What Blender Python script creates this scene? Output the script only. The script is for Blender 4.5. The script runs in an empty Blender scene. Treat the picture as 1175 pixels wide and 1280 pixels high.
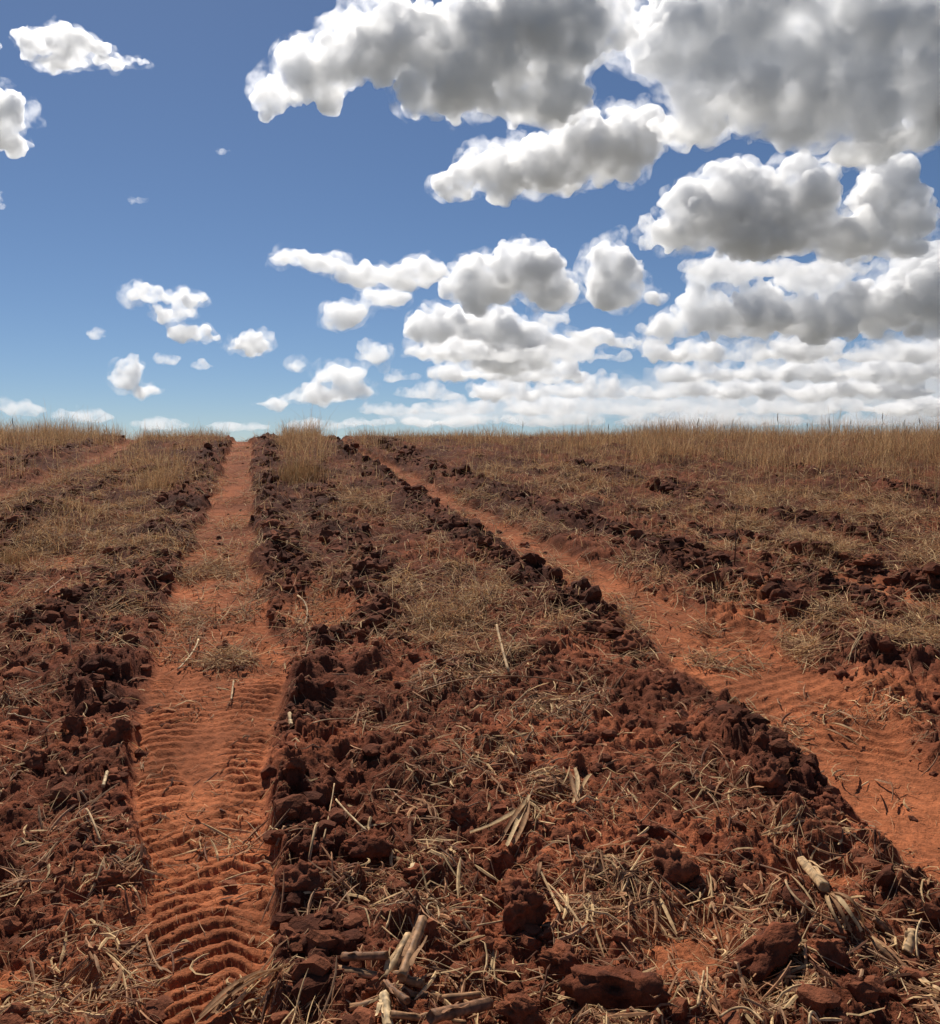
import bpy, bmesh, math, time
import numpy as np
from mathutils import Vector, Matrix, noise as mnoise
T0 = time.time()
sc = bpy.context.scene
COL = sc.collection

# ------------------------------------------------------------------ camera
F = 1080.0; HR = 575.0; CZ = 1.6            # focal length and level line in photograph pixels, eye height
PITCH = math.atan((640 - HR) / F)
cam = bpy.data.objects.new('camera', bpy.data.cameras.new('camera'))
COL.objects.link(cam); sc.camera = cam
cam.location = (0, 0, CZ); cam.rotation_euler = (math.pi / 2 - PITCH, 0, 0)
cam.data.sensor_fit = 'HORIZONTAL'; cam.data.sensor_width = 36
cam.data.lens = 36 * F / 1175; cam.data.clip_end = 200000; cam.data.clip_start = .05

# ------------------------------------------------------------------ light
SUN_EL = math.radians(50); SUN_AZ = math.radians(-22)
world = bpy.data.worlds.new('World'); sc.world = world; world.use_nodes = True
wn = world.node_tree
sky = wn.nodes.new('ShaderNodeTexSky'); sky.sky_type = 'NISHITA'; sky.sun_disc = False
sky.sun_elevation = SUN_EL; sky.sun_rotation = SUN_AZ
sky.altitude = 3500; sky.air_density = 1.2; sky.dust_density = 2.6; sky.ozone_density = 5.6
bg = wn.nodes['Background']; bg.inputs['Strength'].default_value = .069
wn.links.new(sky.outputs[0], bg.inputs[0])
sun = bpy.data.objects.new('sun', bpy.data.lights.new('sun', 'SUN')); COL.objects.link(sun)
sun.data.energy = 5.0; sun.data.angle = math.radians(.5); sun.data.color = (1, .945, .86)
sd = Vector((math.sin(SUN_AZ) * math.cos(SUN_EL), math.cos(SUN_AZ) * math.cos(SUN_EL), math.sin(SUN_EL)))
sun.rotation_euler = sd.to_track_quat('Z', 'Y').to_euler()
sc.view_settings.view_transform = 'Standard'; sc.view_settings.look = 'None'
sc.view_settings.gamma = 1; sc.view_settings.exposure = 0; sc.view_settings.use_curve_mapping = False
cy = sc.cycles
cy.volume_bounces = 12; cy.max_bounces = 12; cy.diffuse_bounces = 3; cy.transmission_bounces = 2
cy.transparent_max_bounces = 16
cy.volume_step_rate = 1.0; cy.volume_max_steps = 512; cy.use_denoising = True
cy.sample_clamp_indirect = 6

# ------------------------------------------------------------------ helpers
rng = np.random.default_rng(11)
CP, SP = math.cos(PITCH), math.sin(PITCH)
def ray(u, v):
    a = (np.asarray(u, float) - 587.5) / F; b = (640 - np.asarray(v, float)) / F
    return np.stack([a, CP + b * SP, -SP + b * CP], -1)
def project(x, y, z):
    dz = z - CZ
    dep = y * CP - dz * SP; up = y * SP + dz * CP
    dep = np.maximum(dep, 1e-3)
    return 587.5 + F * x / dep, 640 - F * up / dep

def tag(o, label=None, cat=None, group=None, kind=None):
    if label: o['label'] = label
    if cat: o['category'] = cat
    if group: o['group'] = group
    if kind: o['kind'] = kind
    return o
def raw_mesh(name, v, f, smooth=False, mat=None, col=None):
    me = bpy.data.meshes.new(name)
    v = np.ascontiguousarray(v, dtype=np.float32).reshape(-1, 3); f = np.ascontiguousarray(f, dtype=np.int32); k = f.shape[1]
    me.vertices.add(len(v)); me.vertices.foreach_set('co', v.ravel())
    me.loops.add(f.size); me.loops.foreach_set('vertex_index', f.ravel())
    me.polygons.add(len(f)); me.polygons.foreach_set('loop_start', np.arange(0, f.size, k, dtype=np.int32))
    me.polygons.foreach_set('use_smooth', np.full(len(f), smooth, dtype=bool))
    me.update(calc_edges=True)
    if col is not None:
        a = me.color_attributes.new('tint', 'FLOAT_COLOR', 'POINT')
        c = np.ones((len(v), 4), np.float32); c[:, :3] = np.asarray(col).reshape(-1, 3)
        a.data.foreach_set('color', c.ravel())
    if mat: me.materials.append(mat)
    return me
def link(name, me, parent=None):
    o = bpy.data.objects.new(name, me); COL.objects.link(o)
    if parent: o.parent = parent
    return o

# ---- 2-D noises
def h2(ix, iy, seed):
    with np.errstate(over='ignore'):
        n = (ix.astype(np.int64) * 374761393 + iy.astype(np.int64) * 668265263 + seed * 1442695041) & 0xffffffff
        n = ((n ^ (n >> 13)) * 1274126177) & 0xffffffff
        n = ((n ^ (n >> 16)) * 2246822519) & 0xffffffff
        n = n ^ (n >> 15)
    return (n & 0xffffff) / float(0x1000000)
def perlin(x, y, seed=0):
    ix = np.floor(x); iy = np.floor(y); fx = x - ix; fy = y - iy
    ux = fx * fx * fx * (fx * (fx * 6 - 15) + 10); uy = fy * fy * fy * (fy * (fy * 6 - 15) + 10)
    def g(dx, dy):
        a = h2(ix + dx, iy + dy, seed) * 2 * math.pi
        return np.cos(a) * (fx - dx) + np.sin(a) * (fy - dy)
    n0 = g(0, 0) * (1 - ux) + g(1, 0) * ux; n1 = g(0, 1) * (1 - ux) + g(1, 1) * ux
    return (n0 * (1 - uy) + n1 * uy) * 1.4
def fbm(x, y, octs, seed=0, gain=.5):
    s = 0; a = 1
    for i in range(octs):
        s = s + a * perlin(x, y, seed + i * 17); x = x * 2.03 + 11.3; y = y * 2.03 - 7.1; a *= gain
    return s
def worley(x, y, seed=0, tilt=False):
    ix = np.floor(x); iy = np.floor(y)
    f1 = np.full(x.shape, 9.0); rid = np.zeros(x.shape); tl = np.zeros(x.shape)
    for dx in (-1, 0, 1):
        for dy in (-1, 0, 1):
            cx = ix + dx; cy_ = iy + dy
            px = cx + h2(cx, cy_, seed); py = cy_ + h2(cx, cy_, seed + 5)
            d = np.hypot(px - x, py - y); r = h2(cx, cy_, seed + 9)
            m = d < f1
            an = h2(cx, cy_, seed + 13) * 2 * math.pi
            tl = np.where(m, (x - px) * np.cos(an) + (y - py) * np.sin(an), tl)
            f1 = np.where(m, d, f1); rid = np.where(m, r, rid)
    return (f1, rid, tl) if tilt else (f1, rid)
def sstep(a, b, x):
    t = np.clip((x - a) / (b - a + 0.0), 0, 1); return t * t * (3 - 2 * t)

# ------------------------------------------------------------------ the lie of the field
_ty = np.array([-60000, -50, 0, 1.6, 2.4, 3, 4.2, 6, 8, 12, 15, 17.5, 21, 28, 60, 300, 60000], float)
_tz = np.array([0, 0, 0, 0, .0, .01, .12, .34, .66, 1.31, 1.78, 2.0, 2.07, 2.0, 1.0, -6, -40], float)
_fy = np.linspace(-2, 40, 4201); _fz = np.interp(_fy, _ty, _tz)
_k = np.hanning(161); _k /= _k.sum()
_fz = np.convolve(np.pad(_fz, 80, mode='edge'), _k, mode='valid')
def zbase(y):
    y = np.asarray(y, float)
    return np.where((y > -1.9) & (y < 39), np.interp(y, _fy, _fz), np.interp(y, _ty, _tz))

def band(u, v, vs, L, R, soft):
    """1 inside a strip whose edges run through the listed points"""
    l = np.interp(v, vs, L); r = np.interp(v, vs, R)
    c = (l + r) / 2; hw = (r - l) / 2
    t = (u - c) / hw
    m = 1 - sstep(1 - soft, 1 + soft, np.abs(t))
    m = m * sstep(vs[0] - 8, vs[0] + 2, v) * (1 - sstep(vs[-1] - 2, vs[-1] + 8, v))
    return m, t
A_V = [530, 560, 600, 650, 700, 750, 800, 850, 900, 950, 1000, 1080, 1150, 1220, 1280, 1700]
A_L = [294, 284, 270, 252, 228, 212, 192, 190, 168, 160, 158, 180, 185, 190, 195, 230]
A_R = [314, 318, 318, 318, 320, 335, 352, 362, 352, 338, 334, 342, 345, 342, 345, 370]
B_V = [530, 560, 600, 650, 700, 750, 800, 850, 900, 950, 1000, 1050, 1100, 1200]
B_L = [385, 431, 498, 573, 652, 733, 798, 866, 930, 1000, 1053, 1108, 1160, 1290]
B_R = [395, 448, 534, 632, 738, 850, 975, 1050, 1115, 1160, 1210, 1270, 1340, 1480]
C_V = [596, 625, 650, 700, 760, 800]; C_L = [680, 742, 808, 960, 1130, 1260]; C_R = [697, 768, 846, 1016, 1210, 1340]
D_V = [552, 575, 600, 625]; D_L = [152, 102, 34, -40]; D_R = [176, 138, 80, 20]
RIDGES = [  # row list, centre column list, half width in columns, strength
    ([555, 600, 650, 677, 704, 738, 765, 800, 850, 900, 950, 1010, 1060, 1110], [420, 485, 545, 592, 640, 697, 747, 788, 838, 884, 948, 1012, 1062, 1110], 30, 1.0),
    ([555, 578, 609, 643, 670, 700, 720, 775], [482, 522, 604, 694, 774, 840, 890, 1010], 36, 1.0),
    ([585, 605, 636, 650, 675], [720, 809, 898, 972, 1090], 30, .9),
    ([640, 652, 672, 700, 745], [790, 822, 912, 1030, 1170], 30, .9),
    ([588, 599, 622], [985, 1047, 1160], 34, .8),
    ([550, 568, 585, 605], [140, 68, 12, -60], 26, .8),
    ([550, 600, 660, 740, 800, 860, 950, 1050, 1150, 1260], [334, 338, 345, 372, 392, 392, 372, 378, 392, 400], 24, .8),
    ([560, 625, 690, 740, 800, 900, 1000, 1050], [270, 238, 204, 185, 150, 125, 118, 130], 30, .7),
    ([590, 636, 670, 721, 793, 835], [395, 402, 425, 462, 476, 484], 28, .9),
    ([590, 610, 640, 700, 745], [200, 125, 50, -30, -80], 32, .85),
    ([610, 650, 700, 740, 790], [235, 215, 180, 130, 80], 30, .7),
    ([690, 722, 762, 810], [955, 1015, 1105, 1220], 32, .9),
    ([795, 830, 880], [1050, 1110, 1190], 36, .7),
]
def patch(u, v, cu, cv, ru, rv):
    return 1 - sstep(.6, 1.25, np.hypot((u - cu) / ru, (v - cv) / rv))
FLATS = [(860, 1182, 75, 42), (45, 1250, 110, 42), (200, 1190, 60, 60), (55, 700, 70, 18), (1130, 990, 80, 45), (950, 800, 90, 26), (400, 770, 52, 28), (1010, 1095, 60, 20)]
STRAWS = [(110, 675, 130, 55, .9), (565, 765, 95, 55, .95), (600, 885, 170, 65, .8), (710, 1000, 120, 60, .8), (720, 1120, 100, 55, .7),
          (1010, 895, 110, 55, .8), (270, 700, 60, 60, .55), (250, 850, 90, 60, .5), (1040, 690, 150, 30, .8), (1090, 800, 120, 40, .8), (600, 640, 60, 26, .5),
          (300, 1048, 70, 12, .9), (160, 1130, 70, 50, .6), (290, 1235, 70, 30, .7), (900, 1260, 110, 40, .9), (1080, 1160, 90, 60, .6), (30, 880, 80, 40, .5),
          (440, 640, 50, 40, .6), (980, 640, 200, 28, .8), (700, 600, 120, 18, .8), (150, 600, 100, 22, .8), (60, 620, 70, 20, .6)]

def masks(x, y):
    """returns column, row, wheel-track mask, ridge mask, flat mask, straw density"""
    z = zbase(y); u, v = project(x, np.maximum(y, .6), z)
    wu = u + 9 * perlin(x * 2.3, y * 2.3, 91) + 5 * perlin(x * 7, y * 7, 92)
    wv = v
    a, ta = band(wu, wv, A_V, A_L, A_R, .13)
    b, tb = band(wu, wv, B_V, B_L, B_R, .22)
    c, tc = band(wu, wv, C_V, C_L, C_R, .5)
    d, td = band(wu, wv, D_V, D_L, D_R, .5)
    tr = np.maximum.reduce([a, b, .85 * c, .85 * d])
    rd = np.zeros_like(u)
    for vs, us, hw, st in RIDGES:
        t = np.abs(wu - np.interp(wv, vs, us) + 22 * perlin(x * 1.1, y * 1.1, 96) * np.clip((v - 520) / 230, .2, 1.3)) / (hw * 1.6 * np.clip((v - 500) / 230, .42, 1.35))
        m = st * (1 - sstep(.2, 1.3, t)) * (.12 + .5 * sstep(5, 7.5, y) + (.88 - .5 * sstep(5, 7.5, y)) * sstep(-.3, .3, fbm(x * 1.5, y * 1.5, 2, 97))) * sstep(vs[0] - 12, vs[0], v) * (1 - sstep(vs[-1], vs[-1] + 14, v))
        rd = np.maximum(rd, m)
    rd = rd * (1 - np.maximum(a, b)) * (1 - patch(u, v, 398, 768, 52, 30)) * (1 - .8 * patch(u, v, 925, 768, 40, 34))
    fl = np.zeros_like(u)
    for q in FLATS: fl = np.maximum(fl, patch(wu, wv, *q))
    fl = fl * (1 - tr) * (1 - rd * .6)
    stw = np.full(u.shape, .16)
    for cu, cv, ru, rv, s in STRAWS: stw = np.maximum(stw, s * patch(wu, wv, cu, cv, ru, rv))
    return u, v, a, ta, b, tb, tr, rd, fl, stw

LUG = .072
def lugs(y, t, x):
    g = np.where(t < .3, .125 * (t + 1), .125 * 1.3 - .13 * (t - .3) + .22 * np.maximum(t - .6, 0) ** 1.3)
    g = g + .012 * perlin(x * 6, y * 3, 41) + .03 * perlin(x * 1.5, y * 1.1, 44)
    ph = (y - g) / LUG + .2 * perlin(x * .5, y * .9, 45)
    fr = ph - np.floor(ph)
    return sstep(0, .14, fr) * (1 - .9 * sstep(.5, .95, fr))

def relief(x, y):
    u, v, a, ta, b, tb, tr, rd, fl, stw = masks(x, y)
    till = np.clip(1 - tr, 0, 1) * (1 - .78 * fl)
    big = 1 + .0 * y
    w1, i1, s1 = worley(x * 3.6 + .25 * perlin(x * 6, y * 6, 3), y * 3.6 + .25 * perlin(x * 6, y * 6, 4), 21, True)
    w2, i2, s2 = worley(x * 8.5 + .3 * perlin(x * 15, y * 15, 5), y * 8.5 + .3 * perlin(x * 15, y * 15, 6), 22, True)
    w3, i3 = worley(x * 19 + .4 * perlin(x * 30, y * 30, 7), y * 19 + .4 * perlin(x * 30, y * 30, 8), 23)
    w4, i4 = worley(x * 46, y * 46, 24)
    l1 = sstep(.72, .5, w1) * np.clip(i1 * 1.5 - .55 + .95 * s1, 0, 1.3) * (i1 > .42)
    fy_ = sstep(5.5, 9, y); l2 = (.5 + .4 * fy_) * np.sqrt(np.clip(1 - (w2 / .66) ** 2, 0, 1)) * (.25 + .75 * i2) + (.75 - .6 * fy_) * sstep(.7, .5, w2) * np.clip(i2 * 1.2 - .45 + .9 * s2, 0, 1.2)
    l3 = np.sqrt(np.clip(1 - (w3 / .66) ** 2, 0, 1)) * (.3 + .7 * i3)
    l4 = np.sqrt(np.clip(1 - (w4 / .6) ** 2, 0, 1)) * i4
    rough = .45 + .55 * sstep(-.35, .5, fbm(x * .9, y * .9, 3, 61))
    k = .66 + .6 * rd
    dist = np.clip(y / 9, .75, 1.1)
    h = till * (.05 * fbm(x * 1.7, y * 1.7, 4, 31) + (.075 * l1 * k * (1.35 - .35 * sstep(3.5, 5.5, y) - .78 * sstep(5.5, 9, y)) + .07 * l2 * k * rough * (1 - .1 * sstep(6, 9, y))) * dist
                + .032 * l3 * (rough + .25) * (1 + .7 * rd) + .014 * l4 + .02 * fbm(x * 13, y * 13, 4, 33))
    h = h + .032 * rd * (1 + .8 * perlin(x * 3, y * 3, 35)) * (1 - .35 * sstep(6, 10, y))
    h = h - .045 * tr - .03 * fl
    flat = np.maximum(tr, fl)
    h = h + flat * (.012 * fbm(x * 3, y * 3, 3, 36) + .006 * fbm(x * 20, y * 20, 3, 37) + .006 * l3 * i1 + .004 * l4)
    # bars pressed by the tyre
    amp = a * np.where(v > 1030, 1.0, np.where(v > 840, .35 + .6 * sstep(.1, .4, np.abs(ta - .1)), .8 * sstep(735, 775, v)))
    amp = amp * (1 - sstep(.8, 1.02, np.abs(ta))) * (.35 + .75 * sstep(-.45, .3, fbm(x * 2.6, y * 2.2, 3, 71)))
    amp = amp * (1 - patch(u, v, 300, 1045, 45, 18)) * (1 - .8 * patch(u, v, 250, 950, 35, 30))
    h = h + .031 * amp * lugs(y, ta, x)
    # short turn of the wheel beside the long track, bars bowed
    m2 = patch(u, v, 400, 768, 46, 28); ph = np.hypot(x + 1.6, y - 7.4) / .075
    h = h + m2 * (1 - a) * .03 * np.clip(np.sin(ph * 2 * math.pi) + .2, 0, 1)
    # print beside the diagonal track, and the one below it
    m3, t3 = band(u, v, [738, 800], [893, 880], [962, 958], .1); ph = (y + .05 * np.abs(t3)) / .12
    h = h + m3 * (.024 * np.clip(np.sin(ph * 2 * math.pi) + .2, 0, 1) - .03)
    m4 = patch(u, v, 1085, 900, 70, 55); ph = (y * .9 + x * .35 + .02 * perlin(x * 4, y * 4, 77)) / .095
    h = h + m4 * (1 - rd) * .022 * np.clip(np.sin(ph * 2 * math.pi), 0, 1)
    m5 = b * patch(u, v, 940, 850, 150, 70) ; h = h + m5 * .014 * np.clip(np.sin((y * .8 - x * .5) / .09 * 2 * math.pi), 0, 1)
    near = sstep(.8, 1.6, np.hypot(x, y)) * (1 - sstep(26, 34, np.hypot(x, y)))
    return h * near, tr, rd, fl, stw, i2, i3, np.clip(m2 + m3 + m4, 0, 1), till

# polar sheet: fine in the view, coarse elsewhere, out to the horizon
RR = np.concatenate([np.array([.02, .3, .7, 1.1, 1.4]), np.exp(np.concatenate([np.arange(math.log(1.6), math.log(2.2), .0045), np.arange(math.log(2.2), math.log(5.5), .0027), np.arange(math.log(5.5), math.log(27), .0039)])),
                     np.array([27.5, 28.5, 30, 33, 38, 46, 60, 90, 150, 300, 700, 2000, 5900, 18000, 45000])])
FA = .66
TH = np.concatenate([np.linspace(-math.pi, -FA, 40)[:-1], np.linspace(-FA, FA, 650), np.linspace(FA, math.pi, 40)[1:-1]])
NR, NT = len(RR), len(TH)
Rg, Tg = np.meshgrid(RR, TH, indexing='ij')
GX = Rg * np.sin(Tg); GY = Rg * np.cos(Tg)
rel, g_tr, g_rd, g_fl, g_st, g_i2, g_i3, g_pr, g_till = relief(GX, GY)
GZ = zbase(GY) + rel
print('relief', round(time.time() - T0, 1), NR * NT)
idx = np.arange(NR * NT).reshape(NR, NT)
i0 = idx[:-1]; i1_ = idx[1:]
quads = np.stack([i0, i1_, np.roll(i1_, -1, 1), np.roll(i0, -1, 1)], -1).reshape(-1, 4)[:, ::-1]
dusty = np.array([.48, .152, .06]); damp = np.array([.10, .03, .016]); mid = np.array([.215, .062, .028])
flatm = np.clip(np.maximum(np.maximum(g_tr, g_fl), g_pr), 0, 1)
patchn = sstep(-.3, .6, fbm(GX * 1.3, GY * 1.3, 4, 81))
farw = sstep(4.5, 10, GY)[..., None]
c = mid[None, None] * (1 - g_rd[..., None]) + damp * g_rd[..., None]
c = c * (.72 + .55 * patchn[..., None]) * (.8 + .4 * g_i2[..., None])
wmix = (.38 * patchn * (g_i3 > .55) * (1 - g_rd))[..., None]
c = c * (1 - wmix) + dusty * wmix
fm = (flatm * (.66 + .3 * patchn))[..., None]
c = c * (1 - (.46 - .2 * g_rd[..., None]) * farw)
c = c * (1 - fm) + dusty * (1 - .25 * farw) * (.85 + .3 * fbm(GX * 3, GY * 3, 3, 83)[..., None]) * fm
fl_ = sstep(40, 90, Rg)[..., None]
c = c * (1 - fl_) + np.array([.235, .225, .195]) * (.85 + .3 * fbm(GX / 300, GY / 300, 2, 88)[..., None]) * fl_
c = np.clip(c, .008, 1)

def soil_material(name, vcol, base=(.115, .036, .019), alt=(.24, .072, .033)):
    m = bpy.data.materials.new(name); m.use_nodes = True; t = m.node_tree; n = t.nodes; l = t.links
    b = n['Principled BSDF']; b.inputs['Roughness'].default_value = .95; b.inputs['Specular IOR Level'].default_value = .15
    geo = n.new('ShaderNodeNewGeometry')
    n1 = n.new('ShaderNodeTexNoise'); n1.inputs['Scale'].default_value = 38; n1.inputs['Detail'].default_value = 7; n1.inputs['Roughness'].default_value = .68
    n2 = n.new('ShaderNodeTexNoise'); n2.inputs['Scale'].default_value = 160; n2.inputs['Detail'].default_value = 4; n2.inputs['Roughness'].default_value = .7
    vo = n.new('ShaderNodeTexVoronoi'); vo.inputs['Scale'].default_value = 95
    for q in (n1, n2, vo): l.new(geo.outputs['Position'], q.inputs['Vector'])
    r = n.new('ShaderNodeMapRange'); r.inputs[1].default_value = .3; r.inputs[2].default_value = .72; r.inputs[3].default_value = .62; r.inputs[4].default_value = 1.4
    l.new(n1.outputs[0], r.inputs[0])
    mx = n.new('ShaderNodeMix'); mx.data_type = 'RGBA'; mx.blend_type = 'MULTIPLY'; mx.inputs[0].default_value = 1
    if vcol:
        at = n.new('ShaderNodeAttribute'); at.attribute_name = 'tint'; l.new(at.outputs['Color'], mx.inputs[6])
    else:
        n3 = n.new('ShaderNodeTexNoise'); n3.inputs['Scale'].default_value = 9; n3.inputs['Detail'].default_value = 3
        l.new(geo.outputs['Position'], n3.inputs['Vector'])
        cr = n.new('ShaderNodeValToRGB'); cr.color_ramp.elements[0].position = .38; cr.color_ramp.elements[1].position = .66
        cr.color_ramp.elements[0].color = (*base, 1); cr.color_ramp.elements[1].color = (*alt, 1)
        l.new(n3.outputs[0], cr.inputs[0]); l.new(cr.outputs[0], mx.inputs[6])
    l.new(r.outputs[0], mx.inputs[7]); l.new(mx.outputs[2], b.inputs['Base Color'])
    b1 = n.new('ShaderNodeBump'); b1.inputs['Strength'].default_value = .9; b1.inputs['Distance'].default_value = .012
    b2 = n.new('ShaderNodeBump'); b2.inputs['Strength'].default_value = .7; b2.inputs['Distance'].default_value = .004
    b3 = n.new('ShaderNodeBump'); b3.inputs['Strength'].default_value = .45; b3.inputs['Distance'].default_value = .005; b3.invert = True
    l.new(n1.outputs[0], b1.inputs['Height']); l.new(b1.outputs[0], b2.inputs['Normal']); l.new(n2.outputs[0], b2.inputs['Height'])
    l.new(b2.outputs[0], b3.inputs['Normal']); l.new(vo.outputs['Distance'], b3.inputs['Height']); l.new(b3.outputs[0], b.inputs['Normal'])
    return m
M_SOIL = soil_material('soil', True)
M_CLOD = soil_material('clod_soil', False)
M_CLOD_LIGHT = soil_material('dusty_clod_soil', False, (.17, .055, .028), (.30, .098, .045))
def tint_material(name, rough=.8, trans=0.0):
    m = bpy.data.materials.new(name); m.use_nodes = True; t = m.node_tree; n = t.nodes; l = t.links
    b = n['Principled BSDF']; b.inputs['Roughness'].default_value = rough; b.inputs['Specular IOR Level'].default_value = .25
    at = n.new('ShaderNodeAttribute'); at.attribute_name = 'tint'
    geo = n.new('ShaderNodeNewGeometry'); nz = n.new('ShaderNodeTexNoise'); nz.inputs['Scale'].default_value = 70; nz.inputs['Detail'].default_value = 4
    l.new(geo.outputs['Position'], nz.inputs['Vector'])
    r = n.new('ShaderNodeMapRange'); r.inputs[1].default_value = .3; r.inputs[2].default_value = .7; r.inputs[3].default_value = .6; r.inputs[4].default_value = 1.25
    l.new(nz.outputs[0], r.inputs[0])
    mx = n.new('ShaderNodeMix'); mx.data_type = 'RGBA'; mx.blend_type = 'MULTIPLY'; mx.inputs[0].default_value = 1
    l.new(at.outputs['Color'], mx.inputs[6]); l.new(r.outputs[0], mx.inputs[7]); l.new(mx.outputs[2], b.inputs['Base Color'])
    if trans:
        tr = n.new('ShaderNodeBsdfTranslucent'); ms = n.new('ShaderNodeMixShader'); ms.inputs[0].default_value = trans
        l.new(mx.outputs[2], tr.inputs['Color']); l.new(b.outputs[0], ms.inputs[1]); l.new(tr.outputs[0], ms.inputs[2])
        l.new(ms.outputs[0], n['Material Output'].inputs['Surface'])
    return m
M_STRAW = tint_material('dry_straw', .75, .18)
M_GRASS = tint_material('dry_grass', .8, .3)
M_STALK = tint_material('maize_stalk', .65)

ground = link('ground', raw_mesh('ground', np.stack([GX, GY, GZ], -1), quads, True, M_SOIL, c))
tag(ground, 'ploughed red soil field rising to a near crest with wheel tracks pressed in it', kind='structure')
print('ground', round(time.time() - T0, 1))

LR = np.log(RR)
def height_at(x, y):
    x = np.asarray(x, float); y = np.asarray(y, float)
    r = np.hypot(x, y); th = np.arctan2(x, y)
    fi = np.clip(np.interp(r, RR, np.arange(NR)), 0, NR - 1.001); fj = np.clip(np.interp(th, TH, np.arange(NT)), 0, NT - 1.001)
    i = fi.astype(int); j = fj.astype(int); a = fi - i; b = fj - j
    return (GZ[i, j] * (1 - a) + GZ[i + 1, j] * a) * (1 - b) + (GZ[i, j + 1] * (1 - a) + GZ[i + 1, j + 1] * a) * b
def field_at(A, x, y):
    r = np.hypot(x, y); th = np.arctan2(x, y)
    i = np.clip(np.rint(np.interp(r, RR, np.arange(NR))).astype(int), 0, NR - 1); j = np.clip(np.rint(np.interp(th, TH, np.arange(NT))).astype(int), 0, NT - 1)
    return A[i, j]
def pick(u, v, k=1.0):
    """ground point seen at a photograph pixel; k < 1 stops short of it, above the soil"""
    d = ray(u, v); t = np.exp(np.arange(math.log(1.5), math.log(24), .0015))
    p = d[None] * t[:, None]
    below = p[:, 2] + CZ < height_at(p[:, 0], p[:, 1])
    i = int(np.argmax(below)) if below.any() else len(t) - 1
    q = p[i] * k
    return Vector((q[0], q[1], q[2] + CZ))

# ------------------------------------------------------------------ clods
def clod_mesh(name, seed, sub, mat, cuts=9, rugged=.16):
    r = np.random.default_rng(seed)
    bm = bmesh.new(); bmesh.ops.create_icosphere(bm, subdivisions=sub, radius=1)
    pl = [(Vector(r.normal(size=3)).normalized(), r.uniform(.5, .85)) for _ in range(cuts)]
    sh = Vector(r.uniform(-50, 50, 3))
    for v in bm.verts:
        p = v.co.copy()
        for n_, d_ in pl:
            q = p.dot(n_)
            if q > d_: p -= n_ * (q - d_) * .9
        w = p + sh
        f = mnoise.fractal(w * 1.5, 1.0, 2.0, 4) * rugged * 1.1 - abs(mnoise.noise(w * 2.6)) * rugged * 1.5 - abs(mnoise.noise(w * 5.7)) * rugged * .9 - abs(mnoise.noise(w * 12)) * rugged * .45
        v.co = p + p.normalized() * f
    me = bpy.data.meshes.new(name); bm.to_mesh(me); bm.free()
    for p in me.polygons: p.use_smooth = sub >= 3
    me.materials.append(mat); return me
BIG = [clod_mesh('clod', 100 + i, 4, M_CLOD if i % 2 else M_CLOD_LIGHT, 11, .22) for i in range(7)]
MED = [clod_mesh('clod', 200 + i, 3, M_CLOD if i % 3 else M_CLOD_LIGHT, 8, .2) for i in range(8)]

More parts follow.
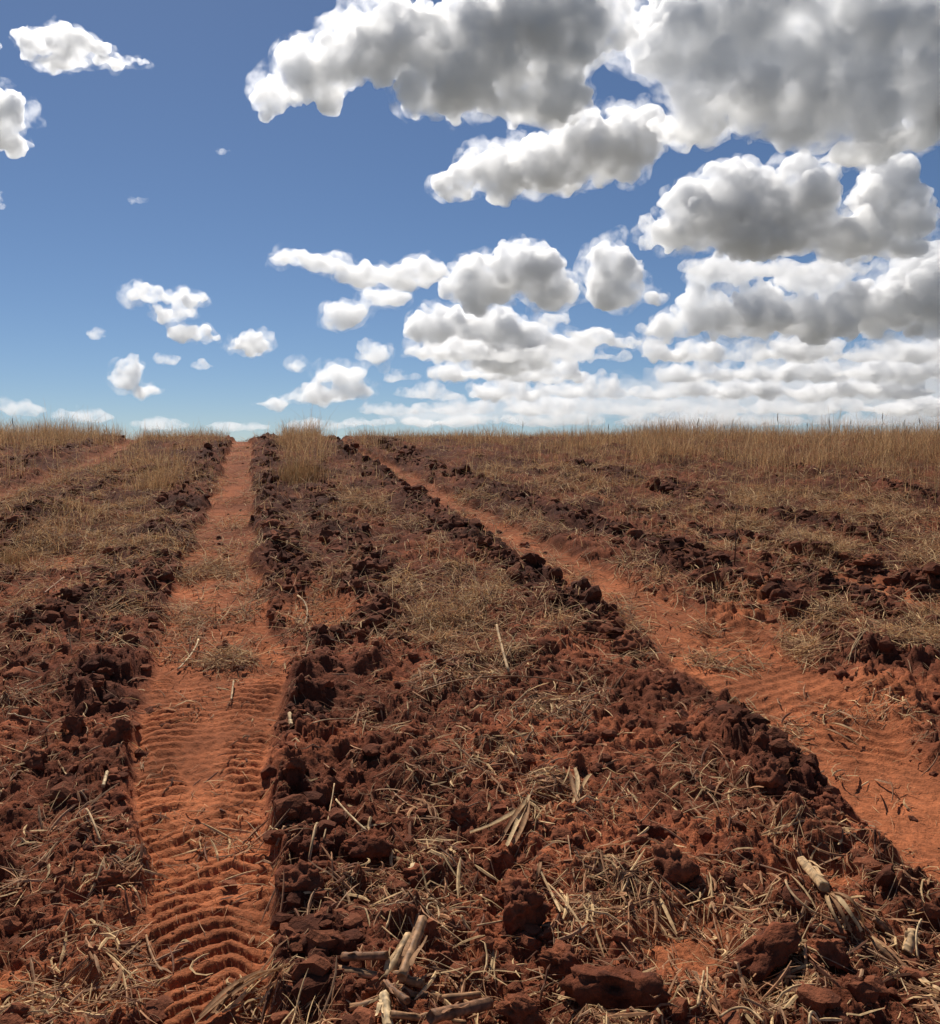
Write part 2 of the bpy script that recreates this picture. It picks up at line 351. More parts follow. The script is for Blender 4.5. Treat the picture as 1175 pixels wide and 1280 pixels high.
G_L = 'clods lying in the ploughed field'
MARK = [  # column, row, half width px, half depth px, half height px, tilt, label, light?
    (708, 1208, 42, 30, 34, .5, 'large tilted slab of red soil standing against the biggest clod at the bottom edge', 0),
    (765, 1250, 66, 46, 40, .1, 'biggest rounded dark red clod at the bottom edge of the field', 1),
    (845, 1090, 34, 30, 30, -.5, 'wedge shaped dark clod lying alone above the bare dusty patch', 2),
    (652, 1158, 32, 28, 32, .2, 'tall knobbly clod up slope from the tilted slab', 3),
    (648, 1118, 24, 18, 18, .0, 'smaller clod resting behind the tall knobbly clod', 4),
    (965, 1205, 56, 30, 24, -.45, 'long leaning soil slab lit along its upper edge near the bottom right', 5),
    (1042, 1208, 30, 26, 24, .1, 'blocky dark clod beside the long leaning soil slab', 6),
    (655, 1268, 42, 24, 22, .0, 'low orange clod at the bottom edge left of the biggest clod', 0),
    (528, 1098, 32, 22, 18, .1, 'orange topped clod above the broken maize stalks', 3),
    (380, 1104, 32, 24, 20, .0, 'flat topped dark clod at the right rim of the long wheel track', 2),
    (462, 1062, 34, 18, 16, .1, 'broad low orange clod between wheel track and straw heap', 5),
    (808, 1036, 26, 14, 14, .0, 'small flat clod like a shelf above the wedge shaped clod', 1),
    (148, 915, 20, 16, 26, .1, 'upright dark clod at the left rim of the long wheel track', 4),
    (92, 908, 18, 14, 18, .1, 'small upright clod left of the upright dark clod', 6),
    (118, 948, 22, 14, 14, .1, 'rounded clod just below the two upright clods', 0),
    (788, 806, 28, 18, 16, .0, 'rounded clod on the left bank of the diagonal track where it widens', 2),
    (766, 772, 13, 10, 10, .0, 'small reddish clod at the left lip of the diagonal track', 3),
    (884, 716, 24, 18, 16, .0, 'dark lumpy clod on the right bank of the diagonal track', 5),
    (998, 762, 24, 20, 20, .0, 'big dark crumbly clod right of the short tyre print', 1),
    (972, 746, 16, 12, 16, .0, 'dark clod touching the right rim of the short tyre print', 6),
    (1040, 1025, 26, 22, 24, -.3, 'steep dark clod at the left edge of the bare orange patch', 4),
    (970, 975, 24, 20, 22, .0, 'blackish clod midway down the diagonal bank of clods', 2),
    (955, 925, 20, 16, 20, .0, 'blackish clod crowning the diagonal bank beside the worn straw', 0),
    (835, 852, 22, 18, 16, .0, 'dark clod on the diagonal bank below the widening of the track', 3),
    (818, 606, 11, 9, 11, .0, 'small dark clod showing tall against the tan grass', 5),
    (548, 1200, 24, 18, 20, .2, 'clod right of the two upright maize stalks', 6),
    (420, 1182, 28, 20, 20, .1, 'dark clod left of the crossed maize stalks', 1),
    (478, 1236, 22, 14, 14, .0, 'small clod wedged under the crossed maize stalks', 2),
    (730, 925, 32, 18, 16, .1, 'broad dark clod in the middle of the straw strewn strip', 5),
    (575, 1020, 26, 16, 14, .0, 'rounded clod left of the tied looking straw wisp', 0),
    (1095, 700, 16, 12, 10, .0, 'dark clod in the furrow below the tan stubble at right', 4),
    (130, 1105, 24, 16, 14, .0, 'rounded clod left of the deepest tyre print', 3),
    (40, 950, 30, 18, 16, .1, 'dark clod at the left edge of the frame below a pale stick', 2),
    (370, 965, 16, 12, 14, .0, 'small clod fallen against the right rim of the tyre print', 6),
    (350, 1000, 14, 11, 12, .0, 'small clod at the right end of the pressed tyre bars', 5),
]
def place_clod(me, x, y, sx, sy, sz, rz, tilt, sink, name='soil_clod'):
    o = link(name, me)
    z = float(height_at(x, y))
    o.location = (x, y, z + sz * sink); o.scale = (sx, sy, sz); o.rotation_euler = (tilt * .5, tilt, rz)
    return o
for (u, v, a_, d_, h_, tl, lab, k) in MARK:
    p = pick(u, v + h_ * .5); m = p.y / F
    g_ = 1.18 if v > 1050 else 1.0
    o = place_clod(BIG[k % 7], p.x, p.y + d_ * m * .6, a_ * m * 1.05 * g_, d_ * m * 1.2, h_ * m * 1.15 * g_, rng.uniform(-.3, .3), tl, .34 if v > 1050 else .12)
    tag(o, lab, 'clod', G_L)

def zone(u, v):
    for k, (vs, us, hw, st) in enumerate(RIDGES):
        if vs[0] - 10 < v < vs[-1] + 10 and abs(u - np.interp(v, vs, us)) < hw * min(max((v - 520) / 200, .4), 1.6):
            return k
    return None
ZL = {0: 'clod left of the diagonal track', 1: 'clod right of the diagonal track', 2: 'clod in the top furrow at right', 3: 'clod in the second furrow at right',
      4: 'clod at the foot of the tall grass', 5: 'clod in the top furrow at left', 6: 'clod on the right rim of the wheel track', 7: 'clod on the left rim of the wheel track',
      8: 'clod in the short furrow between the tracks', 9: 'clod in the second furrow at left', 10: 'clod in the furrow beside the wheel track', 11: 'clod in the furrow below the short tyre print', 12: 'clod in the lowest furrow at right'}
n_ind = 0; tries = 0
small = []
while n_ind < 262 and tries < 60000:
    tries += 1
    u = rng.uniform(-10, 1185); v = 556 + (1290 - 556) * rng.random() ** .9
    zz = None
    p = None
    y_ = float(np.interp(v, [549, 560, 600, 700, 800, 950, 1150, 1280, 1400], [17.5, 15, 12, 8, 6, 4.2, 3, 2.4, 2.1]))
    x_ = (u - 587.5) / F * y_
    tr_ = field_at(g_tr, x_, y_); rd_ = field_at(g_rd, x_, y_); fl_ = field_at(g_fl, x_, y_)
    if rng.random() > (.22 + .6 * rd_) * (1 - min(1, tr_ * 1.2)) * (1 - fl_): continue
    s = .014 + .066 * rng.random() ** 3 + .008 * rd_
    s *= min(1.35, max(.8, y_ / 6))
    o = place_clod(MED[rng.integers(8)], x_, y_, s * rng.uniform(.9, 1.4), s * rng.uniform(.8, 1.3), s * rng.uniform(.6, 1.0), rng.uniform(0, 6.28), rng.uniform(-.5, .5), rng.uniform(-.25, .3))
    zz = zone(u, v)
    shp = 'squat' if o.scale.z < .72 * o.scale.x else 'tall' if o.scale.z > .95 * o.scale.x else 'blocky'
    szw = 'large' if s > .042 else 'middling' if s > .024 else 'little'
    if zz is not None: lab = ZL[zz]
    elif v > 1080: lab = 'small red clod among the loose soil and straw of the foreground'
    elif v > 830: lab = 'small red clod in the ploughed strip in the middle distance'
    else: lab = 'small dark clod in the ploughed soil up slope towards the crest'
    for w_ in ('small ',): lab = lab.replace(w_, '')
    lab = lab.replace('clod', 'clod', 1)
    st_ = ' near the crest' if v < 620 else ' halfway up the slope' if v < 760 else ' in mid field' if v < 900 else ' in the near field' if v < 1080 else ' near the bottom edge'
    sd_ = 'leaning' if abs(o.rotation_euler.y) > .22 else 'level'
    if zz is None: lab = lab.split(' in the')[0].split(' among')[0]; st_ += (' at far left' if u < 180 else ' left of centre' if u < 480 else ' in the middle strip' if u < 760 else ' right of centre' if u < 980 else ' at far right')
    lab = szw + ' ' + sd_ + ' ' + shp + ' ' + lab.replace('dark ', '').replace('crumbly ', '') + st_
    tag(o, lab, 'clod', 'smaller clods of broken red soil'); n_ind += 1
print('clods', n_ind, round(time.time() - T0, 1))

# crumbs: countless, one object
def ico_arrays(sub):
    bm = bmesh.new(); bmesh.ops.create_icosphere(bm, subdivisions=sub, radius=1)
    v = np.array([q.co[:] for q in bm.verts]); f = np.array([[w.index for w in q.verts] for q in bm.faces]); bm.free(); return v, f
IV2, IF2 = ico_arrays(2); IV1, IF1 = ico_arrays(1)
def sample_field(n, ymin, ymax, weight, spread=.62, p=1.35):
    """points with a density falling with distance, thinned by weight(x, y)"""
    out = []
    got = 0
    while got < n:
        m = n * 3
        y = (ymin ** (1 - p) + rng.random(m) * (ymax ** (1 - p) - ymin ** (1 - p))) ** (1 / (1 - p))
        x = y * rng.uniform(-spread, spread, m)
        w = weight(x, y); k = rng.random(m) < w
        out.append(np.stack([x[k], y[k]], -1)); got += k.sum()
    q = np.concatenate(out)[:n]; return q[:, 0], q[:, 1]
def crumbs(name, n, ymin, ymax, smin, smax, iv, iff, seed, label, only=False):
    w = lambda x, y: (.35 + .5 * field_at(g_rd, x, y)) * np.clip(1 - field_at(g_tr, x, y) * .97, 0, 1) * (1 - .85 * field_at(g_fl, x, y))
    if only: w = lambda x, y: .02 + .98 * field_at(g_rd, x, y)
    x, y = sample_field(n, ymin, ymax, w, p=.9 if only else 1.35)
    s = smin + (smax - smin) * rng.random(n) ** (2.5 if only else 4)
    s = s * (.8 + .6 * field_at(g_rd, x, y))
    z = height_at(x, y) + s * rng.uniform(-.35, .3, n)
    # bumpy variants
    NV = 24; var = []
    for i in range(NV):
        cut = np.ones(len(iv)); q = iv.copy()
        for _ in range(6):
            nn = rng.normal(size=3); nn /= np.linalg.norm(nn); d = q @ nn; e = rng.uniform(.5, .8)
            q = q - np.outer(np.maximum(d - e, 0), nn)
        q = q * rng.uniform(.82, 1.18, (len(q), 1)) * rng.uniform(.65, 1.25, 3)
        var.append(q)
    var = np.array(var)[rng.integers(0, NV, n)]
    a = rng.uniform(0, 6.28, n); ca, sa = np.cos(a)[:, None], np.sin(a)[:, None]
    vx = var[..., 0] * ca - var[..., 1] * sa; vy = var[..., 0] * sa + var[..., 1] * ca
    V = np.stack([vx * s[:, None] + x[:, None], vy * s[:, None] + y[:, None], var[..., 2] * s[:, None] * .8 + z[:, None]], -1)
    f = (iff[None] + (np.arange(n) * len(iv))[:, None, None]).reshape(-1, 3)
    k = rng.random(n)[:, None]; base = np.array([.10, .032, .017]) * (1 - k) + np.array([.26, .085, .04]) * k
    base = base * (1 - .35 * field_at(g_rd, x, y)[:, None])
    col = np.repeat(base, len(iv), 0)
    tag(link(name, raw_mesh(name, V, f, False, M_SOIL, col)), label, kind='stuff')
crumbs('soil_crumbs', 4200, 2.0, 18, .011, .062, IV2, IF2, 1, 'countless fist sized and smaller lumps of broken red soil')
crumbs('fine_soil_crumbs', 14000, 1.9, 8, .004, .014, IV1, IF1, 2, 'fine crumbs of red soil strewn between the clods')
crumbs('furrow_crumbs', 4000, 5.8, 17.5, .016, .068, IV2, IF2, 3, 'countless dark lumps of soil turned up along the furrows towards the crest', True)
print('crumbs', round(time.time() - T0, 1))

# ------------------------------------------------------------------ straw
PALE = np.array([.80, .53, .26]); TAN = np.array([.54, .27, .13]); RUST = np.array([.21, .085, .043]); GREY = np.array([.48, .27, .145])
def straw_cols(n, pale=.25):
    k = rng.random(n)
    base = np.where((k < pale)[:, None], PALE, np.where((k < pale + .35)[:, None], TAN, np.where((k < pale + .5)[:, None], RUST, GREY)))
    return base * rng.uniform(.65, 1.15, (n, 1))
def lying(n, x, y, L, W, seg, curl, col, lift, name, label, steep=.1):
    a = rng.uniform(0, 2 * math.pi, n); t = np.linspace(-.5, .5, seg + 1)[None]
    cu = (rng.normal(0, curl, n) * np.where(rng.random(n) < .2, 1.6, .3))[:, None]
    ang = a[:, None] + cu * t * 2
    st = L[:, None] / seg
    dx = np.cos(ang) * st; dy = np.sin(ang) * st
    px = x[:, None] + np.cumsum(dx, 1) - dx[:, :1] * (seg / 2 + 1); py = y[:, None] + np.cumsum(dy, 1) - dy[:, :1] * (seg / 2 + 1)
    hz = height_at(px, py)
    lin = hz[:, :1] * (.5 - t) + hz[:, -1:] * (.5 + t)
    pz = np.maximum(lin, hz - .004) + lift + np.abs(rng.normal(0, steep, n))[:, None] * (t + .5) * L[:, None]
    pz = pz + (.25 - t * t) * np.abs(rng.normal(0, .12, n))[:, None] * L[:, None]
    # V-shaped cross-section
    nx = -np.sin(ang); ny = np.cos(ang); roll = rng.uniform(-.9, .9, n)[:, None]
    w = W[:, None] * (.35 + .65 * np.sqrt(np.clip(1 - (2 * t) ** 4, 0, 1)))
    c_, s_ = np.cos(roll) * w / 2, np.sin(roll) * w / 2
    P = np.stack([px, py, pz], -1); S = np.stack([nx * c_, ny * c_, s_ + 0 * nx], -1)
    mid_ = P.copy(); mid_[..., 2] += w * .3
    V = np.stack([P - S, mid_, P + S], 2)                 # n, seg+1, 3, 3
    ids = np.arange(n * (seg + 1) * 3).reshape(n, seg + 1, 3)
    q1 = np.stack([ids[:, :-1, :-1], ids[:, 1:, :-1], ids[:, 1:, 1:], ids[:, :-1, 1:]], -1).reshape(-1, 4)
    cc = np.repeat(col, (seg + 1) * 3, 0)
    o = link(name, raw_mesh(name, V, q1, False, M_STRAW, cc))
    if label: tag(o, label, kind='stuff')
    return o
wst = lambda x, y: np.clip(field_at(g_st, x, y) * (.12 + 1.0 * sstep(-.1, .45, fbm(x * 2.2, y * 1.6, 3, 95))), 0, 1) * (1 - .88 * field_at(g_rd, x, y)) * (1 - .72 * field_at(g_tr, x, y) * (y < 5.5))
n = 12500; x, y = sample_field(n, 2.0, 6.5, wst, p=1.2)
lying(n, x, y, rng.uniform(.02, .15, n) * (.6 + .6 * rng.random(n)), rng.uniform(.0012, .0036, n), 3, .5, straw_cols(n, .24), .004, 'straw_litter', 'broken straw and dry stems lying on the red soil of the foreground')
n = 40000; x, y = sample_field(n, 5.5, 19, wst, p=1.1)
lying(n, x, y, rng.uniform(.05, .26, n), rng.uniform(.003, .009, n), 2, .7, straw_cols(n, .45), .01, 'far_straw_litter', 'straw litter covering the strips up slope towards the crest', .25)
n = 7000; x, y = sample_field(n, 2.0, 14, wst, p=1.3)
lying(n, x, y, rng.uniform(.04, .16, n), rng.uniform(.004, .013, n), 4, 1.0, straw_cols(n, .3), .005, 'leaf_litter', 'curled dry maize leaf scraps scattered over the soil', .2)
n = 22000; x, y = sample_field(n, 2.0, 6, lambda x, y: .4 + .6 * wst(x, y), p=1.6)
lying(n, x, y, rng.uniform(.006, .03, n), rng.uniform(.0012, .003, n), 1, .3, straw_cols(n, .1), .002, 'chaff', 'short chaff and root fibres mixed into the loose soil')
print('straw', round(time.time() - T0, 1))

# ------------------------------------------------------------------ standing dry grass
def blades(x, y, H, W, seg, cols, name, label, lean=.5, heads=.25, kind='stuff', base=None):
    n = len(x); a = rng.uniform(0, 6.28, n); le = np.abs(rng.normal(0, lean, n))
    t = np.linspace(0, 1, seg + 1)[None]
    px = x[:, None] + np.cos(a)[:, None] * (le[:, None] * t ** 1.8) * H[:, None]
    py = y[:, None] + np.sin(a)[:, None] * (le[:, None] * t ** 1.8) * H[:, None]
    z0 = height_at(x, y) if base is None else base
    pz = z0[:, None] - .01 + H[:, None] * t * (1 - .22 * le[:, None] * t)
    f = rng.uniform(0, 6.28, n)[:, None]
    hd = rng.random(n) < heads
    w = W[:, None] * (1 - .75 * t); w = np.where(hd[:, None] & (t > .72) & (t < .99), W[:, None] * 1.6, w)
    S = np.stack([np.cos(f) * w / 2, np.sin(f) * w / 2, 0 * w], -1); P = np.stack([px, py, pz], -1)
    V = np.stack([P - S, P + S], 2); ids = np.arange(n * (seg + 1) * 2).reshape(n, seg + 1, 2)
    q = np.stack([ids[:, :-1, 0], ids[:, :-1, 1], ids[:, 1:, 1], ids[:, 1:, 0]], -1).reshape(-1, 4)
    o = link(name, raw_mesh(name, V, q, False, M_GRASS, np.repeat(cols, (seg + 1) * 2, 0)))
    if kind: tag(o, label, kind=kind)
    return o
def grass_cols(n, green=.15):
    k = rng.random(n)
    base = np.where((k < green)[:, None], np.array([.34, .22, .10]), np.where((k < .6)[:, None], np.array([.76, .50, .25]), np.array([.50, .27, .13])))
    return base * rng.uniform(.6, 1.35, (n, 1))
def wgrass(x, y):
    z = zbase(y); u, v = project(x, y, z)
    vv = np.where(y > 17.3, 549 - (y - 17.3) * 1.0, v)
    g = .95 * sstep(610, 700, u) * (1 - sstep(572 + 0.035 * (u - 650), 590 + .035 * (u - 650), vv))
    g = np.maximum(g, .16 * sstep(640, 720, u) * (1 - sstep(640, 690, vv)))
    g = np.maximum(g, .75 * (1 - sstep(556, 572, vv)) * sstep(425, 460, u)); g = np.maximum(g, .16 * (1 - sstep(610, 640, vv)))
    g = np.maximum(g, .9 * (1 - sstep(110, 190, u)) * (1 - sstep(556, 575, vv)))
    g = np.maximum(g, .5 * patch(u, vv, 215, 585, 60, 40)); g = np.maximum(g, .8 * (u < 285) * (1 - sstep(554, 570, vv)))
    g = np.maximum(g, .9 * patch(u, vv, 382, 565, 34, 36)); g = np.maximum(g, .3 * patch(u, vv, 110, 640, 90, 40))
    g = np.maximum(g, .22 * patch(u, vv, 30, 665, 70, 40))
    pn = sstep(-.45, .35, fbm(x * .8, y * .8, 3, 55))
    tr = field_at(g_tr, x, y); rd = field_at(g_rd, x, y)
    a, _ = band(u, v, A_V, A_L, A_R, .2); b, _ = band(u, v, B_V, B_L, B_R, .2)
    return g * (.12 + .88 * pn) * (1 - np.clip(tr * 1.3, 0, 1)) * (1 - .8 * rd) * np.where(y < 17.3, 1, (np.abs(u - 302) > 14) * (np.abs(u - 412) > 12))
n = 72000; x, y = sample_field(n, 7.0, 26, wgrass, .68, p=.6)
u_, v_ = project(x, y, zbase(y))
hh = .21 + .13 * sstep(640, 900, u_) + .2 * (1 - sstep(60, 200, u_)) + .16 * patch(u_, v_, 382, 560, 40, 40)
hh = hh * np.where(y < 11, .5, 1.0) * (.8 + .75 * fbm(x * .9, y * .6, 3, 57))
H = np.clip(hh * 1.15, .06, .9) * rng.uniform(.35, 1.2, n) * np.where(rng.random(n) < .05, 1.55, 1)
blades(x, y, H, rng.uniform(.004, .009, n), 3, grass_cols(n), 'dry_grass', 'dry tan grass standing along the crest of the field')
n = 19000; x, y = sample_field(n, 5.6, 17, lambda x, y: wst(x, y) * (1 - field_at(g_tr, x, y) * .7), .66, p=.4)
blades(x, y, rng.uniform(.04, .15, n), rng.uniform(.005, .011, n), 3, straw_cols(n, .45), 'stubble', 'dry curled stubble leaves sticking up in the straw strips between the furrows', 1.1, .3)
print('grass', round(time.time() - T0, 1))

# tufts and taller stems that can be told apart
G_T = 'grass tufts standing out of the ploughed field'
TUFTS = [(375, 600, .34, 900, .5, 'olive brown bushy grass tuft right of the long wheel track on the crest', .5),
         (350, 556, .16, 200, .25, 'low tuft at the left end of the bushy grass on the crest', .3),
         (196, 612, .36, 420, .5, 'brown tuft standing alone left of the long wheel track', .1),
         (15, 705, .22, 220, .25, 'olive tuft at the left edge below the tan straw patch', .5),
         (575, 548, .22, 160, .35, 'curved wispy tuft rising above the crest in the middle', .1),
         (540, 785, .10, 160, .16, 'small greenish tuft flattened in the central straw patch', .7),
         (1030, 690, .16, 240, .3, 'low olive tuft in the straw right of the furrows', .4),
         (405, 552, .2, 120, .25, 'thin tuft with a bent stem on the crest beside the diagonal track', .1)]
for (u, v, h_, nb, sp, lab, gr) in TUFTS:
    p = pick(u, v); bx = rng.normal(0, sp * .35, nb); by = rng.normal(0, sp * .35, nb)
    bz = height_at(p.x + bx, p.y + by) - p.z
    o = blades(bx, by, h_ * rng.uniform(.4, 1.2, nb) * (1 - .35 * np.clip(np.hypot(bx, by) / sp, 0, 1)), rng.uniform(.003, .007, nb), 3, grass_cols(nb, gr), 'grass_tuft', None, .45, .2, None, bz)
    o.location = p; tag(o, lab, 'grass tuft', G_T)
def stem_mesh(h_, seed):
    r = np.random.default_rng(seed); vs = []; fs = []; K = 5; N = 9
    for i in range(N):
        t = i / (N - 1); rad = .0026 * (1 - .5 * t) if t < .78 else .006 * math.sin((t - .74) / .28 * math.pi) + .0015
        cx = .05 * t * t * h_ * r.uniform(.6, 1.2) + .004 * r.normal(); cy_ = .004 * r.normal()
        for j in range(K):
            a = j / K * 2 * math.pi; vs.append((cx + rad * math.cos(a), cy_ + rad * math.sin(a), t * h_))
    for i in range(N - 1):
        for j in range(K): fs.append((i * K + j, i * K + (j + 1) % K, (i + 1) * K + (j + 1) % K, (i + 1) * K + j))
    return raw_mesh('stem', np.array(vs), np.array(fs), True, M_STALK, np.tile([.2, .13, .07], (len(vs), 1)))
SM = [stem_mesh(.62, i) for i in range(4)]
STEMS = [(650, 'thin'), (760, ''), (845, ''), (908, ''), (975, ''), (1008, ''), (1062, ''), (1097, ''), (1128, ''), (1150, ''), (1168, ''), (868, ''), (1035, ''), (48, ''), (22, '')]
for k, (u, _) in enumerate(STEMS):
    r0 = rng.uniform(13.5, 16.5); x_ = (u - 587.5) / F * r0
    o = link('seed_grass', SM[k % 4]); o.location = (x_, r0, float(height_at(x_, r0)) - .01)
    top = 516 if u in (1097, 975) else rng.uniform(522, 532)
    need = CZ + (575 - top) / F * r0 - o.location.z
    o.scale = (1, 1, max(.6, need / .62)); o.rotation_euler = (rng.normal(0, .05), rng.normal(0, .08), rng.uniform(0, 6.28))
    if u in (1097,): lab = 'tallest dark seed stem standing above the grass at right'
    elif u < 100: lab = 'dark seed stem rising from the grass on the crest at far left'
    elif u == 650: lab = 'lone dark seed stem above the low grass near the middle of the crest'
    else: lab = 'dark seed stem rising above the thick grass on the crest at right'
    tag(o, lab, 'stem', 'seed stems above the grass' if 'rising above' in lab else ('seed stems at far left' if u < 100 else None))
# dead weed on the right bank
p = pick(918, 706); weed = bpy.data.objects.new('dead_weed', None); COL.objects.link(weed); weed.location = p
tag(weed, 'thin dead weed standing upright among the dark clods right of the diagonal track', 'weed')
def tube(pts, rads, K, name, mat, colour, parent=None, jit=.0, rough=0):
    pts = [Vector(q) for q in pts]; N = len(pts); vs = []; cs = []
    for i in range(N):
        d = (pts[min(i + 1, N - 1)] - pts[max(i - 1, 0)]).normalized()
        s = d.cross(Vector((0, 0, 1)));
        if s.length < .05: s = Vector((1, 0, 0))
        s.normalize(); w = s.cross(d).normalized()
        for j in range(K):
            a = j / K * 2 * math.pi; rr = rads[i] * (1 + jit * math.sin(j * 2.6 + i * .3) + rough * rng.normal())
            vs.append(pts[i] + (s * math.cos(a) + w * math.sin(a)) * rr)
            cs.append(np.array(colour) * (1 + .3 * math.sin(j * 2.1 + 1) + .22 * math.sin(i * 1.3 + j) + .15 * rng.normal()) * (.5 if N == 14 and i in (4, 10) else 1))
    fs = [(i * K + j, i * K + (j + 1) % K, (i + 1) * K + (j + 1) % K, (i + 1) * K + j) for i in range(N - 1) for j in range(K)]
    # recessed pith at both ends
    nb = len(vs)
    for e, (ia, sgn) in enumerate(((0, 1), (N - 1, -1))):
        d = (pts[min(ia + 1, N - 1)] - pts[max(ia - 1, 0)]).normalized() * sgn
        for j in range(K):
            q = vs[ia * K + j]; vs.append(pts[ia] + (q - pts[ia]) * .6 + d * rads[ia] * .35); cs.append(np.array(colour) * .8)
        vs.append(pts[ia] + d * rads[ia] * .3); cs.append(np.array(colour) * .55)
        o_ = nb + e * (K + 1)
        for j in range(K):
            fs.append((ia * K + j, ia * K + (j + 1) % K, o_ + (j + 1) % K, o_ + j)); fs.append((o_ + j, o_ + (j + 1) % K, o_ + K, o_ + K))
    fs4 = np.array(fs)
    bm = bmesh.new(); bv = [bm.verts.new(q) for q in vs]
    for f_ in fs:
        f_ = list(dict.fromkeys(f_))
        try: bm.faces.new([bv[i] for i in f_])
        except ValueError: pass
    bmesh.ops.recalc_face_normals(bm, faces=bm.faces)
    me = bpy.data.meshes.new(name); bm.to_mesh(me); bm.free()
    a = me.color_attributes.new('tint', 'FLOAT_COLOR', 'POINT')
    cc = np.ones((len(vs), 4), np.float32); cc[:, :3] = np.clip(np.array(cs), .01, 1); a.data.foreach_set('color', cc.ravel())
    for q in me.polygons: q.use_smooth = True
    me.materials.append(mat)
    return link(name, me, parent)
tube([(0, 0, 0), (.01, 0, .2), (0, .01, .36), (.02, .0, .5)], [.006, .005, .004, .002], 5, 'stem', M_STALK, (.12, .07, .045), weed)
for q in range(3): tube([(0, 0, .2 + q * .1), ((-1) ** q * .05, .01, .26 + q * .1)], [.003, .0015], 4, 'twig', M_STALK, (.13, .08, .05), weed)

# ------------------------------------------------------------------ maize stalk pieces and long straws
def pathpts(uvk):
    """photograph points (column, row, nearness) to world points on or above the soil"""
    return [pick(u, v, k) for (u, v, k) in uvk]
def smooth_path(P, n, sag=0):
    out = []
    L = [0]
    for i in range(1, len(P)): L.append(L[-1] + (P[i] - P[i - 1]).length)
    xs = np.linspace(0, L[-1], n); A = np.array([p[:] for p in P])
    if len(P) == 2:
        q = np.stack([np.interp(xs, L, A[:, k]) for k in range(3)], -1)
    else:
        co = [np.polyfit(L, A[:, k], min(len(P) - 1, 3)) for k in range(3)]
        q = np.stack([np.polyval(c_, xs) for c_ in co], -1)
    return [Vector(w) for w in q]
def stalk(uvk, wpx, colour, label, cat='stalk', name='maize_stalk', group=None, node=True):
    P = pathpts(uvk); r = wpx * (.42 if uvk[0][1] > 1050 else .3) * P[0].y / F
    Q = smooth_path(P, 14)
    for i, q in enumerate(Q):
        h_ = float(height_at(q.x, q.y)); q.z = max(q.z + r * .6, h_ + r * .45)
    c0 = Q[0].copy(); Q = [q - c0 for q in Q]
    rad = [r * (1 + .03 * math.sin(i * 1.7)) for i in range(14)]
    if node: rad[4] *= 1.16; rad[10] *= 1.14
    o = tube(Q, rad, 10, name, M_STALK, colour, None, .13, .035); o.location = c0
    if wpx >= 9 and name == 'maize_stalk':
        for q_ in range(2):
            a_ = rng.integers(1, 5); sd_ = rng.choice([-1, 1]); vs = []; W_ = r * rng.uniform(.7, 1.2)
            for i in range(7):
                b_ = Q[min(13, a_ + i)]; off = Vector((sd_ * r * (.9 + .25 * i * q_), 0, r * (.5 + .1 * i)))
                for k_ in (-.5, .5): vs.append(tuple(b_ + off + Vector((k_ * W_ * (1 - .12 * i), 0, abs(k_) * W_ * .6 * math.sin(i)))))
            f_ = [(2 * i, 2 * i + 1, 2 * i + 3, 2 * i + 2) for i in range(6)]
            link('leaf_sheath', raw_mesh('leaf_sheath', np.array(vs), np.array(f_), True, M_STRAW, np.array([np.array(colour) * rng.uniform(1, 1.5) for _ in vs])), o)
    return tag(o, label, cat, group)
LT = (.52, .33, .165); MD = (.36, .19, .09); DK = (.25, .12, .06); BR = (.68, .47, .25)
stalk([(482, 1228, .985), (512, 1172, .95)], 14, LT, 'pale split maize stalk leaning upright, left one of the leaning pair')
stalk([(502, 1226, .985), (529, 1152, .93)], 16, MD, 'brown maize stalk leaning upright, taller one of the leaning pair')
stalk([(422, 1215, 1), (480, 1224, .99), (530, 1232, .985)], 12, MD, 'brown maize stalk lying level under the two leaning stalks')
stalk([(479, 1231, .985), (510, 1254, .98)], 10, DK, 'short dark stalk piece slanting down from the stalk crossing')
stalk([(480, 1246, .98), (486, 1290, .98)], 15, BR, 'brightest cut stalk end pointing down at the bottom edge')
stalk([(437, 1262, .99), (601, 1246, .985)], 11, MD, 'long level maize stalk, upper of those along the bottom edge')
stalk([(488, 1270, .98), (582, 1282, .98)], 10, MD, 'maize stalk lying lowest along the bottom edge')
stalk([(538, 1276, .97), (612, 1258, .975)], 19, DK, 'thick brown maize stalk pointing right at the bottom edge')
stalk([(428, 1199, .99), (484, 1197, .985)], 12, DK, 'short dark stalk piece left of the leaning pair')
stalk([(517, 1084, .985), (513, 1112, .99)], 10, BR, 'short bright stalk stub standing on the orange topped clod')
stalk([(1002, 1079, .985), (1031, 1113, .985)], 14, LT, 'pale knobbly stalk piece above the husk bundle at right')
stalk([(1090, 1180, .99), (1142, 1221, .985)], 10, MD, 'weathered maize stalk slanting down at the lower right')
stalk([(1142, 1222, .985), (1185, 1248, .985)], 10, LT, 'stalk piece running out of the frame at the lower right edge')
stalk([(1092, 1150, .99), (1117, 1172, .99)], 9, DK, 'short stalk piece beside the husk bundle')
stalk([(1141, 1168, .98), (1133, 1196, .985)], 15, LT, 'stubby pale stalk end standing right of the husk bundle')
stalk([(134, 966, .98), (129, 984, .99)], 7, BR, 'small bright chip of stalk left of the long wheel track')
stalk([(362, 893, .985), (364, 908, .99)], 8, BR, 'bright stub of stalk at the right rim of the long wheel track', node=False)
stalk([(621, 782, .985), (628, 812, .985), (636, 842, .99)], 5, LT, 'straight pale stick standing in the soil below the central straw patch', 'stick', 'dry_stick', node=False)
